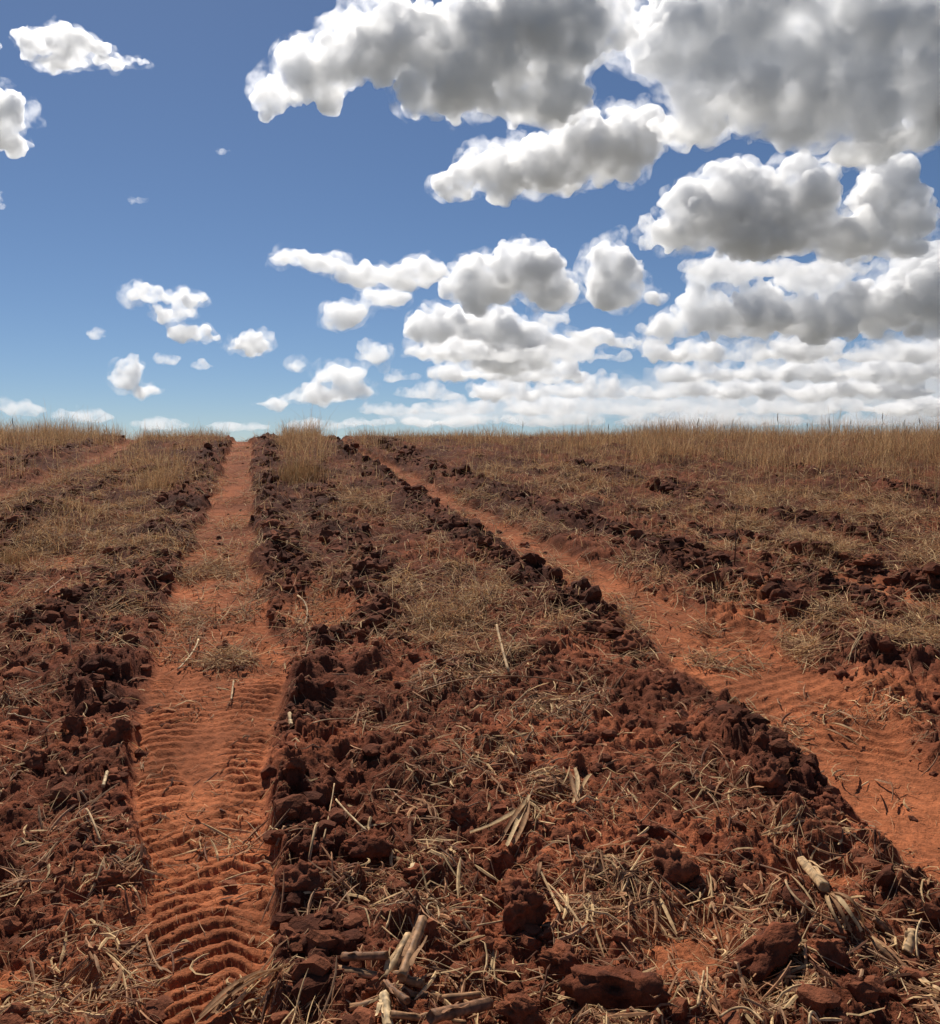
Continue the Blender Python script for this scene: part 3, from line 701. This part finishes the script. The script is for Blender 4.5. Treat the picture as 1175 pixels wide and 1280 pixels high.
THIN = [
    ([(512, 872, 1), (560, 854, .99), (620, 847, .985), (682, 847, .985), (735, 862, .99), (765, 888, 1)], 3.2, MD, 'long arched dry stem spanning the centre of the field'),
    ([(0, 878, .99), (40, 862, .985), (82, 852, .99)], 3.5, LT, 'curved pale stem at the left edge of the frame'),
    ([(10, 893, .99), (62, 904, .99)], 4, LT, 'straight grey stick just below the curved stem at the left edge'),
    ([(108, 1012, .985), (118, 1032, .985), (126, 1054, .99)], 4.5, LT, 'short pale stick pointing down beside the left rim of the track'),
    ([(345, 1060, .99), (356, 1034, .98)], 5, MD, 'leaning brown stick at the right rim of the tyre print'),
    ([(386, 1080, .99), (390, 1055, .985), (397, 1030, .98)], 4, LT, 'thin pale straw standing right of the tyre print'),
    ([(183, 1170, .99), (190, 1195, .985), (203, 1216, .99)], 3.5, MD, 'bent stem lying over the left side of the deepest tyre print'),
    ([(404, 1050, .99), (412, 1015, .975), (418, 980, .965)], 3, LT, 'upright leg of the straw angle right of the track'),
    ([(420, 1000, .97), (440, 1022, .98), (459, 1040, .99)], 4, BR, 'pale straw leaning down right from the straw angle'),
    ([(390, 905, .99), (430, 899, .985), (462, 902, .99)], 3, LT, 'level pale straw right of the long wheel track'),
    ([(816, 1073, 1), (850, 1082, .99), (893, 1125, 1)], 3, MD, 'thin brown stem curving round the wedge shaped clod'),
    ([(982, 1101, .98), (994, 1122, .98), (1022, 1144, .99)], 3.5, LT, 'pale bent stem left of the husk bundle'),
    ([(880, 1068, .99), (950, 1082, .99), (1005, 1104, .99)], 3, DK, 'long dark stem running towards the knobbly stalk piece'),
    ([(710, 1045, .98), (718, 1100, .985)], 3.2, MD, 'upright thin stem in the straw mat right of centre'),
    ([(528, 1118, .985), (556, 1134, .99)], 3.5, BR, 'thin pale straw leading from the bright stub'),
    ([(540, 1152, .99), (534, 1140, .975), (541, 1129, .97), (548, 1150, .985)], 2.5, BR, 'tiny looped straw above the leaning stalks'),
    ([(552, 1158, .98), (580, 1180, .985)], 3.2, LT, 'short pale straw right of the leaning stalk pair'),
    ([(596, 1158, .99), (628, 1152, .98)], 3.2, LT, 'short level straw left of the tall knobbly clod'),
    ([(872, 1258, .98), (880, 1215, .96)], 4, LT, 'straw standing up in the heap at the bottom edge right of centre'),
    ([(862, 1262, .98), (882, 1240, .97), (884, 1210, .96)], 3, LT, 'second forked straw in the heap at the bottom edge'),
    ([(955, 1280, .97), (935, 1262, .96), (900, 1272, .97)], 4, LT, 'curled straw rib in the heap at the bottom edge'),
    ([(1012, 1284, .97), (1015, 1266, .96), (1025, 1280, .97)], 4.5, BR, 'bright looped straw touching the bottom edge at right'),
    ([(800, 1030, 1), (826, 1000, .98)], 3, MD, 'dark thin straw above the shelf like clod'),
    ([(1148, 1200, .98), (1146, 1165, .965), (1152, 1150, .96)], 3, BR, 'white hooked straw beside the stubby stalk end'),
    ([(248, 800, .985), (238, 820, .98), (222, 838, .99)], 4, BR, 'forked pale leaf rib lying across the upper wheel track'),
    ([(292, 852, .98), (289, 876, .99)], 4, LT, 'short pale straw on the fine ripples of the wheel track'),
    ([(372, 745, .99), (384, 762, .985), (380, 783, .99)], 3.5, LT, 'pale broken stem beside the short curved tyre print'),
    ([(55, 742, .99), (80, 722, .98)], 3, GREY, 'grey stick leaning in the soil at left below the tan straw'),
]
for uvk, w_, c_, lab in THIN:
    stalk(uvk, w_, tuple(c_), lab, 'straw', 'long_straw', None, False)
# bundles made of leaves
def leaf(name, P, width, colour, parent, origin, curl=.5):
    Q = smooth_path(P, 8); vs = []; 
    for i, q in enumerate(Q):
        t = i / 7; d = (Q[min(i + 1, 7)] - Q[max(i - 1, 0)]).normalized(); s = d.cross(Vector((0, 0, 1))); s.normalize() if s.length > .01 else None
        up = s.cross(d); w = width * (.25 + .75 * math.sin(min(1, t * 1.3 + .15) * math.pi * .8))
        h_ = float(height_at(q.x, q.y)); q.z = max(q.z, h_ + .004)
        for k in (-1, 0, 1): vs.append(q + s * w * .5 * k + up * (curl * w * abs(k)) - origin)
    f = [(i * 3 + k, i * 3 + k + 1, i * 3 + 4 + k, i * 3 + 3 + k) for i in range(7) for k in (0, 1)]
    cols = np.array([np.array(colour) * rng.uniform(.8, 1.1) for _ in vs])
    return link(name, raw_mesh(name, np.array([v[:] for v in vs]), np.array(f), True, M_STRAW, cols), parent)
def bundle(lines, wpx, lab, cat='husk'):
    o0 = pick(*lines[0][0][:2]); e = bpy.data.objects.new('leaf_bundle', None); COL.objects.link(e); e.location = o0
    tag(e, lab, cat)
    for ln in lines:
        leaf('leaf', pathpts(ln), wpx * rng.uniform(.7, 1.2) * o0.y / F, rng.choice([LT, MD, BR]), e, o0)
bundle([[(1035, 1116, .99), (1050, 1140, .975), (1062, 1165, .985)], [(1036, 1118, .98), (1058, 1138, .97), (1075, 1165, .985)], [(1034, 1120, .985), (1042, 1145, .975), (1050, 1160, .985)], [(1037, 1117, .98), (1064, 1128, .975), (1078, 1155, .985)]], 8,
       'pale husk bundle of broad dry leaves at the right of the foreground')
bundle([[(662, 994, .97), (650, 1022, .975), (634, 1058, .99)], [(660, 1000, .975), (655, 1030, .98), (642, 1056, .99)], [(664, 998, .975), (645, 1020, .975), (626, 1052, .99)], [(656, 1008, .98), (620, 1030, .98), (588, 1042, .99)]], 6,
       'wisp of pale leaf strips spread downward in the middle of the field', 'leaf wisp')
bundle([[(244, 1280, .98), (285, 1245, .975), (322, 1220, .98)], [(258, 1276, .98), (300, 1238, .97), (362, 1206, .98)], [(250, 1272, .98), (290, 1235, .97), (330, 1215, .98)], [(270, 1268, .98), (310, 1225, .97), (350, 1214, .98)]], 8,
       'sheaf of dry leaves slanting across the bottom of the long wheel track', 'leaf wisp')
bundle([[(672, 1080, .97), (680, 1100, .97), (690, 1120, .985)], [(676, 1078, .965), (672, 1095, .97), (668, 1112, .98)], [(700, 1140, .98), (688, 1115, .975), (676, 1090, .97)], [(728, 1160, .98), (715, 1140, .975), (684, 1104, .97)]], 4,
       'pale stemmy wisp sticking up left of the upright thin stem', 'leaf wisp')
bundle([[(712, 965, .97), (716, 985, .97), (722, 1002, .985)], [(718, 960, .965), (722, 980, .97), (716, 1004, .985)], [(740, 968, .98), (728, 985, .975), (722, 1000, .985)]], 6,
       'upright pale tuft of leaf strips above the straw mat', 'leaf wisp')
bundle([[(1035, 905, .99), (1062, 912, .98), (1085, 925, .99)], [(1030, 912, .99), (1055, 922, .98), (1072, 932, .99)]], 4,
       'pale leaf strips lying on the diagonal track at right', 'leaf wisp')
# loose individual straws: the largest that can be counted
G_S = 'loose pale straws lying about the foreground'
n = 150; x, y = sample_field(n, 2.35, 5.2, wst, .55, p=1.1)
for i in range(n):
    L = rng.uniform(.08, .22); a = rng.uniform(0, math.pi); cu = rng.normal(0, .18) if rng.random() < .8 else rng.normal(0, .7); w_ = rng.uniform(.0011, .003)
    Q = []
    for k in range(6):
        t = k / 5 - .5; aa = a + cu * t
        qx = x[i] + math.cos(aa) * L * t; qy = y[i] + math.sin(aa) * L * t
        Q.append(Vector((qx, qy, float(height_at(qx, qy)))))
    z0, z1 = Q[0].z, Q[-1].z + max(0, rng.normal(0, .02))
    for k, q in enumerate(Q): q.z = max(q.z - .004, z0 + (z1 - z0) * k / 5) + .005 + .01 * math.sin(k / 5 * math.pi)
    c0 = Q[0].copy(); cl = np.array([BR, LT, MD][rng.integers(3)]) * rng.uniform(.75, 1.05)
    o = tube([q - c0 for q in Q], [w_ * (1 - .1 * k) for k in range(6)], 5, 'loose_straw', M_STALK, cl); o.location = c0
    u_, v_ = project(x[i], y[i], float(height_at(x[i], y[i])))
    zn = 'left of the long wheel track' if u_ < 180 else 'on or beside the long wheel track' if u_ < 380 else 'in the middle strip between the two tracks' if u_ < 820 else 'on the right below the diagonal track'
    aw = 'level' if min(a, math.pi - a) < .35 else 'upright' if abs(a - math.pi / 2) < .45 else 'right leaning' if a < math.pi / 2 else 'left leaning'
    aw = ('short ' if L < .14 else 'long ') + ('bowed ' if abs(cu) > .35 else 'straight ') + aw
    fv = ' at mid field' if v_ < 950 else ' in the near field' if v_ < 1110 else ' near the bottom edge'
    tag(o, aw + ' straw ' + zn.replace('the long wheel track', 'the wheel track').replace('the middle strip between the two tracks', 'the middle strip') + fv, 'straw', 'loose straws lying in the near field')
print('stalks', round(time.time() - T0, 1))

# ------------------------------------------------------------------ clouds: real bodies of vapour lit by the sun
IVc, IFc = IV2, IF2
crng = np.random.default_rng(3)
def dirs(n):
    d = crng.normal(size=(n, 3)); return d / np.linalg.norm(d, axis=1)[:, None]
def cloud_bodies(blobs, vbase, s, px, ragged, dmax):
    S = []
    for (u, v, ru, rv) in blobs:
        dep = min((ru + rv) * .45, dmax)
        c_ = np.array([u - 587.5, crng.uniform(-.3, .3) * dep, 575 - v], float); s3 = np.array([ru, dep, rv])
        S.append((c_, s3 * .78))
        for d1 in dirs(int(10 + ru * rv / 100)):
            if d1[2] < -.35 and crng.random() < .6: continue
            r1 = min(rv, 60) * crng.uniform(.25, .52); c1 = c_ + d1 * s3 * crng.uniform(.6, .86)
            S.append((c1, np.full(3, r1)))
            for d2 in dirs(7):
                if d2[2] < -.3: continue
                r2 = r1 * crng.uniform(.28, .58)
                if r2 > 1.2: S.append((c1 + d2 * r1 * .95, np.full(3, r2)))
    C = np.array([a for a, b in S]); R = np.array([b for a, b in S])
    V = C[:, None, :] + IVc[None] * R[:, None, :]
    zb = 575 - vbase + 4 * perlin(V[..., 0] / 30, V[..., 1] / 30, 7)
    V[..., 2] = np.where(V[..., 2] < zb, zb + (V[..., 2] - zb) * .3, V[..., 2])
    f = (IFc[None] + (np.arange(len(C)) * len(IVc))[:, None, None]).reshape(-1, 3)
    o = link('tmp', raw_mesh('tmp', V, f))
    m = o.modifiers.new('a', 'REMESH'); m.mode = 'VOXEL'; m.voxel_size = px
    for k, (ns, st) in enumerate(((30, 15), (12, 12), (4.5, 4.5))):
        tx = bpy.data.textures.new('t', 'CLOUDS'); tx.noise_scale = ns; tx.noise_depth = 3
        m = o.modifiers.new('d', 'DISPLACE'); m.texture = tx; m.strength = st * ragged; m.texture_coords = 'LOCAL'; m.mid_level = .5
    m = o.modifiers.new('b', 'REMESH'); m.mode = 'VOXEL'; m.voxel_size = px
    ev = o.evaluated_get(bpy.context.evaluated_depsgraph_get()); nm = bpy.data.meshes.new_from_object(ev)
    bpy.data.objects.remove(o)
    return nm
def vapour(nm, s, K, ns, lo, hi, rough, base):
    mat = bpy.data.materials.new('cloud_vapour'); mat.use_nodes = True; t = mat.node_tree; t.nodes.clear(); nn = t.nodes
    out = nn.new('ShaderNodeOutputMaterial'); pv = nn.new('ShaderNodeVolumePrincipled')
    pv.inputs['Color'].default_value = (1, 1, 1, 1); pv.inputs['Anisotropy'].default_value = .6
    tc = nn.new('ShaderNodeTexCoord'); nz = nn.new('ShaderNodeTexNoise')
    nz.inputs['Scale'].default_value = 1 / (s * ns); nz.inputs['Detail'].default_value = 5; nz.inputs['Roughness'].default_value = rough
    t.links.new(tc.outputs['Object'], nz.inputs['Vector'])
    mr = nn.new('ShaderNodeMapRange'); mr.inputs[1].default_value = lo; mr.inputs[2].default_value = hi; mr.inputs[3].default_value = base * K / s; mr.inputs[4].default_value = K / s
    t.links.new(nz.outputs[0], mr.inputs[0]); t.links.new(mr.outputs[0], pv.inputs['Density']); t.links.new(pv.outputs[0], out.inputs['Volume'])
    nm.materials.clear(); nm.materials.append(mat)
def cloud(label, vbase, blobs, K=.12, px=2.5, ragged=1.1, dmax=60, lo=.44, hi=.57, ns=27):
    D = min(1100 * F / (575 - vbase), 26000); s = D / F
    cen = None; root = None
    small = max(b[3] for b in blobs) < 13
    layers = [(4.0, .26, 1.1, .47, .66), (-1.5, 1.25, 1.3, lo - .02, hi + .02)] if not small else [(1.0, .8, .7, .42, .62)]
    for li, (grow, kf, rg, lo_, hi_) in enumerate(layers):
        bl = [(u, v, max(3, ru + grow), max(2.5, rv + grow)) for u, v, ru, rv in blobs]
        nm = cloud_bodies(bl, vbase + grow, s, px * (1.6 if li == 0 and not small else 1), ragged * rg, dmax + grow)
        n_ = len(nm.vertices); co = np.empty(n_ * 3, np.float32); nm.vertices.foreach_get('co', co); co = co.reshape(-1, 3) * s
        if cen is None: cen = co.mean(0)
        nm.vertices.foreach_set('co', (co - cen).ravel()); nm.update()
        vapour(nm, s, 2.4 * K * kf, ns * (.8 if li == 0 else 1), lo_, hi_, .66, 0 if li == 0 else .12)
        if li == 0:
            nm.name = 'cloud'; root = link('cloud', nm); root.location = (cen[0], D + cen[1], CZ + cen[2])
        else:
            nm.name = 'dense_core'; link('dense_core', nm, root)
    return tag(root, label, 'cloud', 'cumulus clouds in the sky')
CLOUDS = [
 ('big cumulus with grey belly spreading left of the small blue hole', 165, [(345,130,33,24),(400,105,48,40),(470,70,58,48),(540,78,60,42),(600,90,70,60),(660,55,70,60),(715,55,55,55),(560,138,80,26),(670,142,75,28),(765,62,38,22),(700,110,35,38)], dict(K=.075, dmax=42, ns=34, lo=.45)),
 ('huge grey cloud filling the top right corner of the sky', 215, [(830,60,50,60),(900,40,70,60),(880,120,70,45),(960,130,70,55),(1040,120,70,60),(1000,172,100,26),(860,165,55,30),(1080,175,50,24),(980,20,90,60),(1080,40,80,70),(1160,50,80,90),(1130,130,70,50),(900,-30,80,40),(1230,90,70,80)], dict(K=.06, dmax=36, ns=42, lo=.46, hi=.6)),
 ('low bright cloud lobe hanging under the huge grey cloud at right', 222, [(1110,185,60,24),(1060,205,50,16),(1150,160,30,28)], dict(K=.07, dmax=30)),
 ('flat based cumulus lower left of the small blue hole', 258, [(568,240,34,20),(620,222,50,33),(680,215,60,36),(735,198,48,40),(790,185,42,42)], dict(K=.085, dmax=45)),
 ('towering cumulus with two white heads at right', 328, [(825,298,36,24),(870,275,45,40),(930,262,58,48),(985,258,48,46),(1098,250,36,42),(1130,285,28,30),(1060,300,70,34),(950,308,90,24),(1120,318,36,18),(905,235,34,26)], dict(K=.085, dmax=50)),
 ('layered cumulus bank at right below the towering one', 432, [(830,412,32,22),(880,395,40,32),(940,400,60,34),(1010,400,70,32),(1080,390,60,38),(1150,370,60,52),(905,345,58,18),(1010,352,60,20)], dict(K=.085, dmax=50)),
 ('puffy double cumulus in the middle of the sky', 395, [(598,362,40,36),(655,345,45,35),(690,370,40,26)], dict(K=.09, dmax=45)),
 ('compact cumulus right of the puffy double one', 392, [(758,348,36,40),(772,372,28,18),(815,375,17,11)], dict(K=.09)),
 ('broad cumulus below the puffy double one', 468, [(540,415,42,26),(600,420,60,33),(650,430,50,28),(710,435,38,18),(640,455,70,17),(595,395,30,16)], dict(K=.08)),
 ('ragged cloud joining the compact cumulus and the bank below', 440, [(735,425,34,14),(780,432,30,10),(690,405,30,12)], dict(K=.06)),
 ('flat cloud under the towering cumulus', 352, [(880,338,44,11),(960,342,60,11),(1040,340,50,12)], dict(K=.06)),
 ('streaky flat cloud stretching left of the puffy double one', 362, [(368,327,44,10),(420,335,40,13),(460,350,42,17),(530,344,44,17),(500,352,40,14)], dict(K=.06, lo=.42)),
 ('ragged cloud under the streaky flat one', 422, [(480,374,38,17),(435,392,36,17),(425,404,26,14)], dict(K=.055, lo=.42)),
 ('stacked ragged cloudlets at left above the horizon', 430, [(188,372,34,13),(235,379,30,14),(222,394,34,11),(238,418,32,10),(265,425,14,5)], dict(K=.07, px=1.6, lo=.43)),
 ('small round cumulus at left of centre above the horizon', 448, [(315,432,27,16),(325,426,16,11),(296,437,14,9)], dict(K=.09, px=1.5)),
 ('small upright cloud low over the left horizon', 498, [(165,472,19,22),(172,460,13,13),(188,490,25,7)], dict(K=.06, px=1.6, lo=.43)),
 ('tiny oval cloudlet at far left above the horizon', 424, [(120,418,14,7)], dict(K=.06, px=1.2)),
 ('pair of thin cloudlets left of centre low in the sky', 466, [(212,450,20,8),(256,460,14,6)], dict(K=.05, px=1.4)),
 ('low ragged clouds left of the hazy bank', 508, [(375,457,20,9),(425,470,42,16),(470,442,24,17),(405,495,56,13),(445,488,30,18),(340,505,32,5)], dict(K=.05, lo=.43)),
 ('faint low cloud bank along the left horizon', 541, [(30,512,42,10),(110,522,52,10),(200,531,54,8),(0,503,22,8),(300,534,60,6),(400,531,60,7)], dict(K=.03, lo=.44)),
]
rows = [(452, [(470,20,9),(560,46,17),(635,40,14),(850,50,18),(930,44,15),(700,34,14),(755,26,10),(1000,60,20),(1090,50,16),(1160,40,20)], 'fifth'),
        (478, [(500,24,9),(590,48,16),(690,44,18),(880,44,18),(950,36,16),(1050,60,22),(1150,50,24)], 'fourth'),
        (500, [(540,40,14),(630,46,18),(740,54,20),(830,44,17),(910,50,18),(1000,54,20),(1110,60,22)], 'third'),
        (518, [(490,34,9),(575,50,14),(680,60,17),(790,56,15),(900,60,15),(1010,64,16),(1130,66,18)], 'second'),
        (532, [(460,40,6),(560,60,9),(690,70,11),(830,70,11),(960,70,12),(1100,80,13)], 'lowest')]
for base, lst, nm_ in rows:
    for u, ru, rv in lst:
        bl = []
        for q in range(6):
            o_ = crng.uniform(-1, 1); bl.append((u + o_ * ru * .95, base - rv * (.55 + .5 * (1 - abs(o_)) * crng.uniform(.3, 1.4)), ru * crng.uniform(.3, .55), rv * crng.uniform(.45, .85)))
        bl.append((u, base - rv * .35, ru * 1.25, rv * .4))
        pl = ('above the diagonal track' if u < 520 else 'left of mid sky' if u < 610 else 'in the middle of the sky' if u < 720 else 'right of mid sky' if u < 810 else 'left of the weed' if u < 890 else 'above the dead weed' if u < 970 else 'above the tall grass' if u < 1070 else 'near the right edge' if u < 1140 else 'at the right edge')
        CLOUDS.append(('pale flat cloud in the %s low row, %s' % (nm_, pl), base, bl, dict(K=.045 + .03 * (rv > 15), px=2.2, lo=.40, hi=.60)))
CLOUDS += [
 ('long flat cloud with a tail at upper left', 98, [(66,66,36,19),(110,76,42,20),(158,92,34,8),(192,93,14,5),(90,90,50,9)], dict(K=.07, px=1.8, lo=.43)),
 ('cloud cut by the left edge of the frame', 203, [(15,145,38,24),(5,175,40,25),(30,190,26,12)], dict(K=.09, px=2)),
 ('scrap of cloud in the upper left corner', 90, [(0,56,16,8),(2,78,16,10)], dict(K=.05, px=1.8)),
 ('tiny wisp in the open blue left of the big cumulus', 202, [(288,198,11,3.5)], dict(K=.03, px=1.2)),
 ('thin faint wisp at left in the open blue', 262, [(180,257,13,3.5)], dict(K=.02, px=1.2)),
 ('small wisp touching the left edge of the frame', 264, [(4,252,12,8),(8,264,12,4)], dict(K=.03, px=1.4)),
]
CLOUDS.append(('thin white veil behind the rows of low clouds at right', 536, [(560,520,110,16),(700,505,120,30),(850,500,130,36),(1000,490,130,44),(1150,480,110,56)], dict(K=.006, px=3, lo=.3, hi=.6)))
for lab, vb, bl, kw in CLOUDS: cloud(lab, vb, bl, **kw)
# where several small things would still read alike, say which one it is, counted from the left
same = {}
for o in COL.objects:
    if o.parent is None and 'label' in o and o.get('category'): same.setdefault(o['label'], []).append(o)
ORD = ['first', 'second', 'third', 'fourth', 'fifth', 'sixth', 'seventh', 'eighth', 'ninth', 'tenth', 'eleventh', 'twelfth', 'thirteenth', 'fourteenth']
for lab, os_ in same.items():
    if len(os_) > 1:
        os_.sort(key=lambda o: o.location.x / max(.1, o.location.y))
        for o, w_ in zip(os_, ORD):
            nl = lab + ', ' + w_ + ' from left'
            for cut in (' the', ' straight', ' level', ' red', ' in', ' blocky', ' squat'):
                if len(nl.split()) > 16 and len(nl.replace(cut + ' ', ' ').split()) < len(nl.split()): nl = nl.replace(cut + ' ', ' ')
            o['label'] = nl
for b_ in list(bpy.data.meshes):
    if b_.users == 0: bpy.data.meshes.remove(b_)
print('all', round(time.time() - T0, 1), 'tris', sum(len(o.data.loop_triangles) or sum(len(p.vertices) - 2 for p in o.data.polygons) for o in COL.objects if o.type == 'MESH' and len(o.data.polygons) < 5000), sum(2 * len(o.data.polygons) for o in COL.objects if o.type == 'MESH' and len(o.data.polygons) >= 5000))
